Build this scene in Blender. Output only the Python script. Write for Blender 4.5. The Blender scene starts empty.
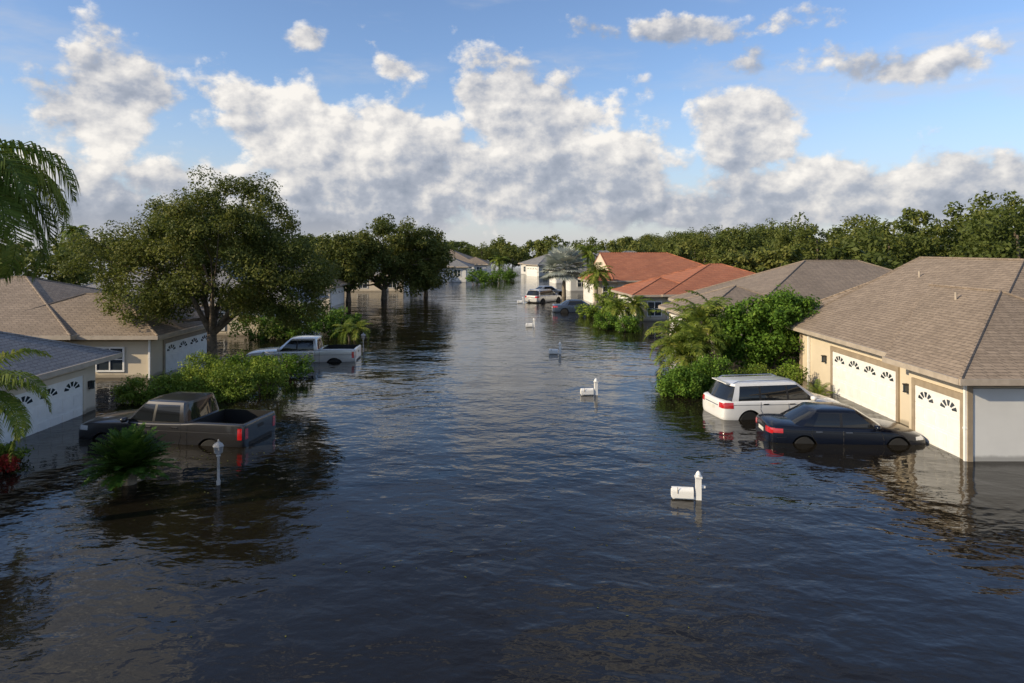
import bpy, bmesh, math, random
import numpy as np
from mathutils import Vector, Matrix
from mathutils.bvhtree import BVHTree

random.seed(7)
scene = bpy.context.scene
scene.view_settings.view_transform = 'Standard'
scene.view_settings.look = 'None'
scene.view_settings.exposure = 0

# ------------------------------------------------------------ node helper
class NT:
    def __init__(s, nt): s.nt = nt
    def n(s, t, **k):
        x = s.nt.nodes.new(t)
        for a, b in k.items(): setattr(x, a, b)
        return x
    def put(s, sock, v):
        if v is None: return
        if isinstance(v, (int, float)): sock.default_value = v
        elif isinstance(v, (tuple, list)):
            sock.default_value = v
        else: s.nt.links.new(v, sock)
    def m(s, op, a, b=None, c=None, clamp=False):
        x = s.n('ShaderNodeMath', operation=op); x.use_clamp = clamp
        s.put(x.inputs[0], a); s.put(x.inputs[1], b); s.put(x.inputs[2], c)
        return x.outputs[0]
    def mix(s, f, a, b, blend='MIX'):
        x = s.n('ShaderNodeMix', data_type='RGBA', blend_type=blend)
        s.put(x.inputs[0], f); s.put(x.inputs[6], a); s.put(x.inputs[7], b)
        return x.outputs[2]
    def noise(s, vec, scale, detail=4, rough=0.5, dist=0.0):
        x = s.n('ShaderNodeTexNoise')
        if vec is not None: s.put(x.inputs['Vector'], vec)
        x.inputs['Scale'].default_value = scale
        x.inputs['Detail'].default_value = detail
        x.inputs['Roughness'].default_value = rough
        x.inputs['Distortion'].default_value = dist
        return x.outputs['Fac']
    def comb(s, a, b, c):
        x = s.n('ShaderNodeCombineXYZ')
        s.put(x.inputs[0], a); s.put(x.inputs[1], b); s.put(x.inputs[2], c)
        return x.outputs[0]
    def smooth(s, v, lo, hi):
        x = s.n('ShaderNodeMapRange', interpolation_type='SMOOTHSTEP')
        s.put(x.inputs[0], v); s.put(x.inputs[1], lo); s.put(x.inputs[2], hi)
        return x.outputs[0]
    def ramp(s, v, stops):
        x = s.n('ShaderNodeValToRGB'); s.put(x.inputs[0], v)
        el = x.color_ramp.elements
        while len(el) < len(stops): el.new(0.5)
        for e, (p, c) in zip(el, stops):
            e.position = p; e.color = (*c, 1)
        return x.outputs[0]

def newmat(name):
    m = bpy.data.materials.new(name); m.use_nodes = True
    nt = NT(m.node_tree)
    p = m.node_tree.nodes['Principled BSDF']
    return m, nt, p

def simple(name, col, rough=0.5, metal=0.0, coat=0.0, var=0.12, scale=3.0, spec=0.5):
    m, nt, p = newmat(name)
    if var > 0.02:
        tc = nt.n('ShaderNodeTexCoord').outputs['Object']
        f = nt.noise(tc, scale, 3, 0.6)
        c = nt.mix(nt.smooth(f, 0.3, 0.7), (*[x*(1-var) for x in col], 1), (*[min(1, x*(1+var)) for x in col], 1))
    else: c = (*col, 1)
    nt.put(p.inputs['Base Color'], c)
    p.inputs['Roughness'].default_value = rough
    p.inputs['Metallic'].default_value = metal
    p.inputs['Coat Weight'].default_value = coat
    p.inputs['Coat Roughness'].default_value = 0.05
    p.inputs['Specular IOR Level'].default_value = spec
    return m

def stucco(name, col):
    m, nt, p = newmat(name)
    tc = nt.n('ShaderNodeTexCoord').outputs['Object']
    big = nt.noise(tc, 0.5, 4, 0.6)
    c = nt.mix(nt.smooth(big, 0.3, 0.7), (*[x*0.88 for x in col], 1), (*col, 1))
    sx = nt.n('ShaderNodeSeparateXYZ'); nt.put(sx.inputs[0], nt.n('ShaderNodeNewGeometry').outputs['Position'])
    z = nt.m('ADD', sx.outputs[2], nt.m('MULTIPLY', nt.noise(tc, 3, 3), -0.15))
    wet = nt.smooth(z, 0.0, 0.12)
    c = nt.mix(wet, (*[x*0.5 for x in col], 1), c)
    nt.put(p.inputs['Base Color'], c); p.inputs['Roughness'].default_value = 0.85
    return m

def shingle(name, c1, c2, tile=False):
    m, nt, p = newmat(name)
    tc = nt.n('ShaderNodeTexCoord').outputs['Object']
    sx = nt.n('ShaderNodeSeparateXYZ'); nt.put(sx.inputs[0], tc)
    u = nt.m('ADD', sx.outputs[0], sx.outputs[1]); v = nt.m('MULTIPLY', sx.outputs[2], 2.2)
    vec = nt.comb(u, v, 0)
    br = nt.n('ShaderNodeTexBrick'); nt.put(br.inputs['Vector'], vec)
    br.inputs['Scale'].default_value = 1.0
    br.inputs['Brick Width'].default_value = 0.33; br.inputs['Row Height'].default_value = 0.15 if not tile else 0.36
    br.inputs['Mortar Size'].default_value = 0.012; br.inputs['Mortar Smooth'].default_value = 0.3
    br.inputs['Color1'].default_value = (*c1, 1); br.inputs['Color2'].default_value = (*c2, 1)
    br.inputs['Mortar'].default_value = (*[x*0.45 for x in c1], 1)
    big = nt.noise(tc, 0.35, 4, 0.6); fine = nt.noise(tc, 9, 3, 0.7)
    c = nt.mix(nt.m('MULTIPLY', nt.smooth(big, 0.35, 0.7), 0.35), br.outputs['Color'], (*[x*0.55 for x in c1], 1))
    c = nt.mix(nt.m('MULTIPLY', nt.smooth(fine, 0.45, 0.7), 0.35), c, (*[min(1, x*1.35) for x in c2], 1))
    nt.put(p.inputs['Base Color'], c); p.inputs['Roughness'].default_value = 0.9
    b = nt.n('ShaderNodeBump'); b.inputs['Strength'].default_value = 0.6; b.inputs['Distance'].default_value = 0.02
    h = nt.m('MULTIPLY', br.outputs['Fac'], -1.0)
    if tile:
        w = nt.m('SINE', nt.m('MULTIPLY', u, 22)); h = nt.m('ADD', h, w); b.inputs['Distance'].default_value = 0.04
    nt.put(b.inputs['Height'], h); nt.put(p.inputs['Normal'], b.outputs[0])
    return m

def leafmat(name, stops, trans=0.3, rough=0.6, gain=1.0):
    m, nt, p = newmat(name)
    at = nt.n('ShaderNodeAttribute', attribute_name='var').outputs['Fac']
    c = nt.ramp(at, [(q, tuple(x*gain for x in cc)) for q, cc in stops])
    nt.put(p.inputs['Base Color'], c); p.inputs['Roughness'].default_value = rough
    p.inputs['Specular IOR Level'].default_value = 0.2
    t = nt.n('ShaderNodeBsdfTranslucent')
    nt.put(t.inputs[0], nt.mix(0.5, c, (0.20, 0.24, 0.03, 1)))
    mx = nt.n('ShaderNodeMixShader'); mx.inputs[0].default_value = trans
    nt.put(mx.inputs[1], p.outputs[0]); nt.put(mx.inputs[2], t.outputs[0])
    nt.put(m.node_tree.nodes['Material Output'].inputs[0], mx.outputs[0])
    return m

M = {}
M['beige'] = stucco('stucco_beige', (0.64, 0.55, 0.41))
M['cream'] = stucco('stucco_cream', (0.64, 0.56, 0.44))
M['white_wall'] = stucco('stucco_pale', (0.62, 0.62, 0.60))
M['taupe'] = simple('taupe_trim', (0.30, 0.24, 0.17), 0.7)
M['white'] = simple('white_paint', (0.80, 0.79, 0.75), 0.4, var=0.05)
M['fascia'] = simple('fascia_paint', (0.40, 0.34, 0.27), 0.5)
M['soffit'] = simple('soffit', (0.55, 0.52, 0.46), 0.7)
M['roof_tan'] = shingle('shingle_tan', (0.22, 0.17, 0.125), (0.30, 0.235, 0.175))
M['roof_brown'] = shingle('shingle_brown', (0.20, 0.16, 0.125), (0.27, 0.215, 0.165))
M['roof_grey'] = shingle('shingle_grey', (0.19, 0.19, 0.195), (0.26, 0.255, 0.25))
M['roof_orange'] = shingle('tile_orange', (0.35, 0.12, 0.06), (0.43, 0.165, 0.085), True)
M['glass'] = simple('dark_glass', (0.012, 0.014, 0.016), 0.04, spec=0.6, var=0.0)
M['winglass'] = simple('window_glass', (0.03, 0.04, 0.05), 0.06, spec=0.8, var=0.1)
M['black'] = simple('black_trim', (0.012, 0.012, 0.013), 0.5)
M['rubber'] = simple('tyre_rubber', (0.015, 0.015, 0.015), 0.85)
M['chrome'] = simple('chrome', (0.55, 0.55, 0.57), 0.2, metal=1.0)
M['alloy'] = simple('alloy', (0.35, 0.35, 0.36), 0.35, metal=0.9)
M['red'] = simple('red_lens', (0.45, 0.012, 0.015), 0.15, coat=1)
M['lamp'] = simple('headlamp_lens', (0.55, 0.56, 0.58), 0.1, metal=0.4, coat=1)
M['plate'] = simple('licence_plate', (0.6, 0.6, 0.55), 0.4)
M['bark'] = simple('bark', (0.13, 0.10, 0.07), 0.95, var=0.4, scale=6)
M['palmbark'] = simple('palm_bark', (0.20, 0.17, 0.13), 0.95, var=0.35, scale=9)
M['paint_dark'] = simple('paint_charcoal', (0.030, 0.030, 0.033), 0.3, metal=0.3, coat=0.7, var=0.0)
M['paint_navy'] = simple('paint_navy', (0.005, 0.007, 0.014), 0.18, metal=0.0, coat=0.25, var=0.0, spec=0.35)
M['paint_white'] = simple('paint_white', (0.74, 0.74, 0.72), 0.3, coat=1, var=0.03)
M['paint_silver'] = simple('paint_silver', (0.55, 0.54, 0.52), 0.3, metal=0.3, coat=1, var=0.04)
M['paint_blue'] = simple('paint_blue', (0.05, 0.07, 0.11), 0.3, metal=0.3, coat=1, var=0.05)
M['conc'] = simple('post_stone', (0.36, 0.35, 0.33), 0.7, var=0.2)

M['oak'] = leafmat('oak_leaves', [(0.0, (0.03, 0.045, 0.010)), (0.5, (0.075, 0.092, 0.020)), (1.0, (0.17, 0.165, 0.04))], gain=1.2)
M['lush'] = leafmat('lush_leaves', [(0.0, (0.03, 0.07, 0.008)), (0.5, (0.08, 0.16, 0.018)), (1.0, (0.18, 0.27, 0.035))], gain=1.2)
M['hedge'] = leafmat('hedge_leaves', [(0.0, (0.04, 0.08, 0.01)), (0.5, (0.12, 0.18, 0.022)), (1.0, (0.27, 0.31, 0.05))], gain=1.3)
M['far'] = leafmat('distant_leaves', [(0.0, (0.04, 0.06, 0.014)), (0.5, (0.095, 0.12, 0.026)), (1.0, (0.19, 0.19, 0.045))], gain=1.05)
M['palm'] = leafmat('palm_leaves', [(0.0, (0.06, 0.10, 0.012)), (0.5, (0.14, 0.20, 0.028)), (1.0, (0.31, 0.31, 0.06))])
M['cycad'] = leafmat('cycad_leaves', [(0.0, (0.02, 0.05, 0.008)), (0.5, (0.05, 0.12, 0.014)), (1.0, (0.12, 0.20, 0.03))], gain=1.1)
M['silver'] = leafmat('silver_palm_leaves', [(0.0, (0.24, 0.28, 0.26)), (0.5, (0.38, 0.42, 0.39)), (1.0, (0.52, 0.55, 0.50))], 0.1)
M['redleaf'] = leafmat('red_leaves', [(0.0, (0.15, 0.01, 0.01)), (0.5, (0.35, 0.02, 0.02)), (1.0, (0.5, 0.05, 0.04))])

# ------------------------------------------------------------ mesh builder
class MB:
    def __init__(s): s.v = []; s.f = []; s.mi = []; s.mats = []
    def mat(s, m):
        m = M[m] if isinstance(m, str) else m
        if m not in s.mats: s.mats.append(m)
        return s.mats.index(m)
    def poly(s, pts, m, T=None):
        b = len(s.v)
        for p in pts:
            p = Vector(p); s.v.append(tuple(T @ p) if T else tuple(p))
        s.f.append(tuple(range(b, b+len(pts)))); s.mi.append(s.mat(m))
    def faces(s, verts, faces, m, T=None):
        b = len(s.v)
        for p in verts:
            p = Vector(p); s.v.append(tuple(T @ p) if T else tuple(p))
        i = s.mat(m)
        for f in faces: s.f.append(tuple(b+k for k in f)); s.mi.append(i)
    def box(s, x0, x1, y0, y1, z0, z1, m, T=None):
        V = [(x0,y0,z0),(x1,y0,z0),(x1,y1,z0),(x0,y1,z0),(x0,y0,z1),(x1,y0,z1),(x1,y1,z1),(x0,y1,z1)]
        F = [(0,3,2,1),(4,5,6,7),(0,1,5,4),(1,2,6,5),(2,3,7,6),(3,0,4,7)]
        s.faces(V, F, m, T)
    def tube(s, pts, rad, m, n=8, T=None):
        pts = [Vector(p) for p in pts]; V = []; F = []
        if isinstance(rad, (int, float)): rad = [rad]*len(pts)
        for i, p in enumerate(pts):
            d = (pts[min(i+1, len(pts)-1)] - pts[max(i-1, 0)])
            if d.length < 1e-9: d = Vector((0,0,1))
            d.normalize()
            a = d.cross(Vector((0,0,1)))
            if a.length < 0.05: a = d.cross(Vector((1,0,0)))
            a.normalize(); b = d.cross(a)
            for k in range(n):
                t = 2*math.pi*k/n
                V.append(p + (a*math.cos(t)+b*math.sin(t))*rad[i])
        for i in range(len(pts)-1):
            for k in range(n):
                F.append((i*n+k, i*n+(k+1)%n, (i+1)*n+(k+1)%n, (i+1)*n+k))
        F.append(tuple(range(n))); F.append(tuple((len(pts)-1)*n+k for k in range(n)))
        s.faces(V, F, m, T)
    def lathe(s, prof, m, n=16, T=None):
        V = []; F = []
        for r, z in prof:
            for k in range(n):
                t = 2*math.pi*k/n; V.append((r*math.cos(t), r*math.sin(t), z))
        for i in range(len(prof)-1):
            for k in range(n):
                F.append((i*n+k, i*n+(k+1)%n, (i+1)*n+(k+1)%n, (i+1)*n+k))
        F.append(tuple(range(n))[::-1]); F.append(tuple((len(prof)-1)*n+k for k in range(n)))
        s.faces(V, F, m, T)
    def obj(s, name, parent=None, angle=None):
        me = bpy.data.meshes.new(name); me.from_pydata(s.v, [], s.f)
        for m in s.mats: me.materials.append(m)
        me.polygons.foreach_set('material_index', s.mi)
        me.update()
        bm = bmesh.new(); bm.from_mesh(me)
        if angle:
            bmesh.ops.remove_doubles(bm, verts=bm.verts, dist=1e-5)
        bmesh.ops.recalc_face_normals(bm, faces=bm.faces)
        if angle:
            for f in bm.faces: f.smooth = True
            for e in bm.edges:
                if len(e.link_faces) == 2 and e.calc_face_angle(0) > math.radians(angle): e.smooth = False
        bm.to_mesh(me); bm.free()
        o = bpy.data.objects.new(name, me); scene.collection.objects.link(o)
        if parent: o.parent = parent
        return o

def empty(name, loc=(0,0,0), rz=0):
    e = bpy.data.objects.new(name, None); scene.collection.objects.link(e)
    e.empty_display_size = 0.3
    e.location = loc; e.rotation_euler = (0, 0, rz); return e

# ------------------------------------------------------------ foliage
def npmesh(name, V, nq, var, mats, parent=None, per=4):
    me = bpy.data.meshes.new(name)
    V = np.asarray(V, dtype=np.float32).reshape(-1, 3)
    me.vertices.add(len(V)); me.vertices.foreach_set('co', V.ravel())
    me.loops.add(nq*per); me.loops.foreach_set('vertex_index', np.arange(nq*per, dtype=np.int32))
    me.polygons.add(nq); me.polygons.foreach_set('loop_start', np.arange(0, nq*per, per, dtype=np.int32))
    a = me.attributes.new('var', 'FLOAT', 'POINT'); a.data.foreach_set('value', np.repeat(var, per).astype(np.float32))
    for m in mats: me.materials.append(M[m])
    me.update(calc_edges=True); me.validate()
    o = bpy.data.objects.new(name, me); scene.collection.objects.link(o)
    if parent: o.parent = parent
    return o

def rdir(rng, n):
    d = rng.normal(size=(n, 3)); return d/np.linalg.norm(d, axis=1, keepdims=True)

def leaves(rng, C, R, per, size, flat=0.8):
    n = len(C); N = n*per
    c = np.repeat(C, per, 0); r = np.repeat(R, per)[:, None]
    d = rdir(rng, N); d[:, 2] *= flat
    u = rng.random((N, 1))**0.45
    p = c + d*r*u
    nn = rdir(rng, N)*0.7 + d*0.6 + np.array([0, 0, 0.45]); nn /= np.linalg.norm(nn, axis=1, keepdims=True)
    t = np.cross(nn, rdir(rng, N)); t /= np.linalg.norm(t, axis=1, keepdims=True)+1e-9
    b = np.cross(nn, t)
    s = size*(0.6+0.8*rng.random((N, 1)))
    V = np.stack([p - t*s*0.5, p - b*s*0.28, p + t*s*0.5, p + b*s*0.28], 1)
    cv = np.repeat(rng.random(n), per)
    var = np.clip(cv*0.55 + rng.random(N)*0.45, 0, 1)
    return V.reshape(-1, 3), var, N

def crown_clumps(rng, cen, rad, n, inner=0.45, lob=9, zmin=-9):
    L = rdir(rng, lob); amp = rng.random(lob)*0.35
    d = rdir(rng, n*2)
    sc = 0.78 + (np.clip(d @ L.T, 0, 1)**5 * amp).max(1)
    rr = inner + (1-inner)*rng.random(n*2)**0.6
    p = np.array(cen) + d*np.array(rad)*(sc*rr)[:, None]
    p = p[p[:, 2] > zmin][:n]
    return p

def tree(name, base, crowns, nclump, per, leaf, mat, tr, seed, fork=2.2, clr=(0.55, 1.0), lean=0, limbs=14):
    rng = np.random.default_rng(seed); random.seed(seed)
    e = empty(name, base)
    tot = sum(c[3]*c[4]*c[5] for c in crowns); P = []
    for c in crowns:
        P.append(crown_clumps(rng, c[:3], c[3:], max(6, int(nclump*c[3]*c[4]*c[5]/tot)), zmin=0.4))
    P = np.concatenate(P); R = rng.uniform(clr[0], clr[1], len(P))
    V, var, N = leaves(rng, P, R, per, leaf)
    npmesh('foliage', V, N, var, [mat], e)
    b = MB()
    f = Vector((lean*fork*0.3, 0, fork))
    b.tube([(0,0,-0.9), (0,0,0), (lean*0.1,0.03,fork*0.5), f], [tr*1.5, tr*1.25, tr, tr*0.9], 'bark', 10)
    far = [Vector(p) for p in P]
    random.shuffle(far)
    nl = max(4, limbs//3)
    mains = []
    for i in range(nl):
        t = far[i]
        t = Vector((t.x*0.7, t.y*0.7, fork+(t.z-fork)*0.7))
        mid = f.lerp(t, 0.45) + Vector((random.uniform(-.3,.3), random.uniform(-.3,.3), 0.35))
        q = f.lerp(t, 0.75) + Vector((random.uniform(-.3,.3), random.uniform(-.3,.3), 0.1))
        b.tube([f - Vector((0,0,0.15)), mid, q, t], [tr*0.6, tr*0.42, tr*0.28, tr*0.12], 'bark', 7)
        mains += [mid, q]
    for i in range(nl, nl+limbs*2):
        t = far[i % len(far)]
        s = min(mains, key=lambda m: (m-t).length)
        mid = s.lerp(t, 0.5) + Vector((random.uniform(-.2,.2), random.uniform(-.2,.2), 0.1))
        b.tube([s, mid, t], [tr*0.2, tr*0.13, tr*0.05], 'bark', 5)
    b.obj('trunk', e, 60)
    return e

def bush(name, ells, n, per, leaf, mat, seed, clr=(0.2, 0.4)):
    rng = np.random.default_rng(seed)
    e = empty(name, (ells[0][0], ells[0][1], 0))
    o = np.array([ells[0][0], ells[0][1], 0]); P = []
    tot = sum(c[3]*c[4]*c[5] for c in ells)
    for c in ells:
        P.append(crown_clumps(rng, np.array(c[:3])-o, c[3:], max(6, int(n*c[3]*c[4]*c[5]/tot)), inner=0.3, zmin=-0.1))
    P = np.concatenate(P)
    V, var, N = leaves(rng, P, rng.uniform(clr[0], clr[1], len(P)), per, leaf)
    npmesh('foliage', V, N, var, [mat], e)
    b = MB()
    for c in ells:
        for k in range(5):
            a = k*1.3; q = (c[0]-o[0], c[1]-o[1])
            b.tube([(q[0]+0.1*math.cos(a), q[1]+0.1*math.sin(a), -0.8), (q[0]+c[3]*0.3*math.cos(a), q[1]+c[4]*0.3*math.sin(a), c[2]*0.6),
                    (q[0]+c[3]*0.6*math.cos(a), q[1]+c[4]*0.6*math.sin(a), c[2]+c[5]*0.3)], [0.04, 0.03, 0.012], 'bark', 5)
    b.obj('stems', e, 60)
    return e

def frond_quads(rng, base, az, e0, L, droop, nl, leaflen, wid, hang, V, var):
    h = np.array([math.cos(az), math.sin(az), 0]); up = np.array([0, 0, 1.0]); side0 = np.array([-math.sin(az), math.cos(az), 0])
    pts = [np.array(base, float)]; tan = []
    ns = nl
    for i in range(ns):
        s = i/ns; e = e0 - droop*s**1.3
        t = h*math.cos(e)+up*math.sin(e); tan.append(t); pts.append(pts[-1]+t*L/ns)
    v0 = rng.random()
    for i in range(max(1, int(ns*0.12)), ns):
        s = i/ns; t = tan[i]; p = pts[i]
        nrm = np.cross(side0, t)
        if nrm[2] < 0: nrm = -nrm
        ll = leaflen*(0.35+0.65*math.sin(math.pi*min(1, s*0.85+0.12)))*(1 if s < 0.9 else 0.7)
        for sg in (-1, 1):
            d = side0*sg*0.85 + t*0.5 + nrm*0.2 + rng.normal(size=3)*0.10
            d /= np.linalg.norm(d)
            d2 = d - up*hang*(0.7+0.6*rng.random()); d2 /= np.linalg.norm(d2)
            m = p + d*ll*0.45; q = m + d2*ll*0.55
            w = t*wid*0.5
            V.append([p-w*0.5, p+w*0.5, m+w, m-w]); V.append([m-w, m+w, q+w*0.15, q-w*0.15])
            x = min(1, max(0, 0.5*v0+0.5*rng.random())); var.append(x); var.append(x)
    return pts

def palm(name, loc, h, nf, L, seed, mat='palm', leaflen=0.5, wid=0.04, hang=0.7, tr=0.14, e_rng=(-0.5, 1.2), droop=1.5, nl=38, heads=1, spread=0.0, lean=(0, 0)):
    rng = np.random.default_rng(seed); e = empty(name, loc)
    V = []; var = []; b = MB()
    for k in range(heads):
        a = 2*math.pi*k/max(1, heads); hh = h*(1-0.18*(k % 3)) if heads > 1 else h
        tx, ty = spread*math.cos(a)+lean[0], spread*math.sin(a)+lean[1]
        b.tube([(tx*0.2, ty*0.2, -0.9), (tx*0.5, ty*0.5, hh*0.4), (tx, ty, hh)], [tr*1.25, tr, tr*0.85], 'palmbark', 9)
        for i in range(nf):
            az = 2.399*i + rng.normal()*0.15
            e0 = e_rng[0]+(e_rng[1]-e_rng[0])*((i+0.5)/nf)+rng.normal()*0.08
            pts = frond_quads(rng, (tx, ty, hh), az, e0, L*(0.85+0.25*rng.random()), droop*(0.85+0.3*rng.random()), nl, leaflen, wid, hang, V, var)
            b.tube([tuple(p) for p in pts[::5]], [max(0.006, 0.028*(1-j/len(pts[::5])))*L/2.5 for j in range(len(pts[::5]))], M[mat], 5)
    npmesh('fronds', np.array(V), len(V), np.array(var), [mat], e)
    b.obj('trunk', e, 60)
    return e

def fan_palm(name, loc, h, nf, L, seed, mat='silver', tr=0.22):
    rng = np.random.default_rng(seed); e = empty(name, loc); V = []; var = []; b = MB()
    b.tube([(0,0,-0.9), (0,0,h*0.5), (0,0,h)], [tr*1.3, tr, tr*0.9], 'palmbark', 9)
    for i in range(nf):
        az = 2.399*i; el = -0.5+1.8*((i+0.5)/nf)
        d = np.array([math.cos(az)*math.cos(el), math.sin(az)*math.cos(el), math.sin(el)])
        c = np.array([0,0,h])+d*L*0.55
        b.tube([(0,0,h), tuple(c)], [0.03, 0.02], M[mat], 5)
        side = np.cross(d, [0,0,1.0]); side /= np.linalg.norm(side)+1e-6
        v0 = rng.random()
        for k in range(22):
            t = -1.9+3.8*k/21
            q = d*math.cos(t)+side*math.sin(t) - np.array([0,0,0.15])
            w = np.cross(q, np.cross(d, side)); w /= np.linalg.norm(w)+1e-6
            ll = L*0.6*(0.8+0.3*rng.random())
            V.append([c, c+q*ll*0.5+w*0.12, c+q*ll-np.array([0,0,0.12]), c+q*ll*0.5-w*0.12]); var.append(0.5*v0+0.5*rng.random())
    npmesh('fan_leaves', np.array(V), len(V), np.array(var), [mat], e)
    b.obj('trunk', e, 60); return e

# ------------------------------------------------------------ buildings
def hip_roof(x0, x1, y0, y1, z, slope, mat, parent, gable=(), oh=0.0, name='roof', fascia='fascia'):
    b = MB(); w = x1-x0; d = y1-y0
    if w >= d:
        r = d/2; ax = x0+(0 if '-x' in gable else r); bx = x1-(0 if '+x' in gable else r); ym = (y0+y1)/2
        A = (ax, ym, z+r*slope); B = (bx, ym, z+r*slope)
        b.poly([(x0,y0,z),(x1,y0,z),B,A], mat); b.poly([(x1,y1,z),(x0,y1,z),A,B], mat)
        b.poly([(x0,y1,z),(x0,y0,z),A], mat if '-x' not in gable else 'cream'); b.poly([(x1,y0,z),(x1,y1,z),B], mat if '+x' not in gable else 'cream')
        caps = [(A, B)] + [(c, A) for c in ((x0,y0,z),(x0,y1,z))] + [(c, B) for c in ((x1,y0,z),(x1,y1,z))]
    else:
        r = w/2; ay = y0+(0 if '-y' in gable else r); by = y1-(0 if '+y' in gable else r); xm = (x0+x1)/2
        A = (xm, ay, z+r*slope); B = (xm, by, z+r*slope)
        b.poly([(x1,y0,z),(x1,y1,z),B,A], mat); b.poly([(x0,y1,z),(x0,y0,z),A,B], mat)
        b.poly([(x0,y0,z),(x1,y0,z),A], mat if '-y' not in gable else 'cream'); b.poly([(x1,y1,z),(x0,y1,z),B], mat if '+y' not in gable else 'cream')
        caps = [(A, B)] + [(c, A) for c in ((x0,y0,z),(x1,y0,z))] + [(c, B) for c in ((x0,y1,z),(x1,y1,z))]
    b.poly([(x0,y0,z-0.02),(x1,y0,z-0.02),(x1,y1,z-0.02),(x0,y1,z-0.02)], 'soffit')
    b.obj(name, parent)
    c = MB()
    for p, q in caps:
        p = Vector(p); q = Vector(q)
        c.tube([p+Vector((0,0,0.005)), q+Vector((0,0,0.005))], 0.055, mat, 6)
    c.obj('ridge_caps', parent)
    g = MB(); t = 0.16
    g.box(x0-0.04, x1+0.04, y0-0.06, y0, z-t, z+0.015, fascia); g.box(x0-0.04, x1+0.04, y1, y1+0.06, z-t, z+0.015, fascia)
    g.box(x0-0.06, x0, y0+0.002, y1-0.002, z-t, z+0.012, fascia); g.box(x1, x1+0.06, y0+0.002, y1-0.002, z-t, z+0.012, fascia)
    g.obj('gutter', parent)

def wallT(origin, n):
    n = Vector(n).normalized(); u = Vector((0,0,1)).cross(n) * -1
    T = Matrix.Identity(4)
    for i in range(3):
        T[i][0] = u[i]; T[i][1] = n[i]; T[i][2] = (0,0,1)[i]; T[i][3] = origin[i]
    return T

def garage_door(parent, origin, n, W, top, bottom_full=2.13, trim='taupe', cols=None):
    T = wallT(origin, n); b = MB(); h = W/2; zb = top-bottom_full
    b.box(-h-0.16, -h, 0.0, 0.06, zb, top, trim, T); b.box(h, h+0.16, 0.0, 0.06, zb, top, trim, T)
    b.box(-h-0.16, h+0.16, 0.0, 0.065, top, top+0.2, trim, T)
    b.box(-h, h, 0.0, 0.02, zb, top, 'white', T)
    cols = cols or max(4, int(round(W/0.6))); cw = W/cols; rh = bottom_full/4
    for r in range(4):
        z1 = top-r*rh-0.01; z0 = top-(r+1)*rh+0.01
        b.box(-h+0.005, h-0.005, 0.02, 0.034, z0, z1, 'white', T)
        if r > 0:
            for c in range(cols):
                x0 = -h+c*cw
                b.box(x0+0.07, x0+cw-0.07, 0.034, 0.048, z0+0.08, z1-0.08, 'white', T)
    na = max(1, int(round(W/1.2))); aw = W/na
    for k in range(na):
        cx = -h+aw*(k+0.5); z0 = top-rh+0.12; rx = aw*0.36; rz = rh-0.24
        seg = 5
        for q in range(seg):
            a0 = math.pi*q/seg+0.10; a1 = math.pi*(q+1)/seg-0.10
            pts = []
            for (rr, ang) in ((0.42, a0), (0.42, a1), (1, a1), (1, (a0+a1)/2), (1, a0)):
                pts.append((cx+rx*rr*math.cos(ang), 0.036, z0+rz*rr*math.sin(ang)))
            b.poly(pts, 'winglass', T)
    b.obj('garage_door', parent)

def window(parent, origin, n, W, H, name='window'):
    T = wallT(origin, n); b = MB(); h = W/2
    for x0, x1, z0, z1 in ((-h-0.08, -h, -0.08, H+0.08), (h, h+0.08, -0.08, H+0.08), (-h, h, H, H+0.08), (-h, h, -0.08, 0), (-0.025, 0.025, 0, H)):
        b.box(x0, x1, 0, 0.06, z0, z1, 'white', T)
    b.box(-h, h, 0.0, 0.02, 0, H, 'winglass', T)
    b.box(-h, h, 0.02, 0.035, H*0.5-0.02, H*0.5+0.02, 'white', T)
    b.obj(name, parent)

def walls(parent, x0, x1, y0, y1, z, mat, name='walls', band=True):
    b = MB(); b.box(x0, x1, y0, y1, -0.9, z, mat)
    b.obj(name, parent)
    if band:
        c = MB(); t = 0.03
        for a in ((x0-t, x1+t, y0-t, y0), (x0-t, x1+t, y1, y1+t), (x0-t, x0, y0, y1), (x1, x1+t, y0, y1)):
            c.box(*a, z-0.28, z-0.03, 'taupe')
        c.obj('frieze_band', parent)

def wall_lamp(parent, origin, n):
    T = wallT(origin, n); b = MB()
    b.box(-0.05, 0.05, 0, 0.03, -0.08, 0.12, 'black', T)
    b.box(-0.06, 0.06, 0.05, 0.17, -0.12, 0.10, 'winglass', T)
    b.box(-0.075, 0.075, 0.03, 0.19, 0.10, 0.14, 'black', T); b.box(-0.07, 0.07, 0.04, 0.18, -0.15, -0.12, 'black', T)
    b.obj('wall_lamp', parent)

def downspout(parent, x, y, z):
    b = MB(); b.box(x-0.04, x+0.04, y-0.05, y+0.03, -0.8, z, 'white'); b.box(x-0.05,x+0.05,y-0.06,y+0.04,0.9,0.95,'white')
    b.obj('downspout', parent)

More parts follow.
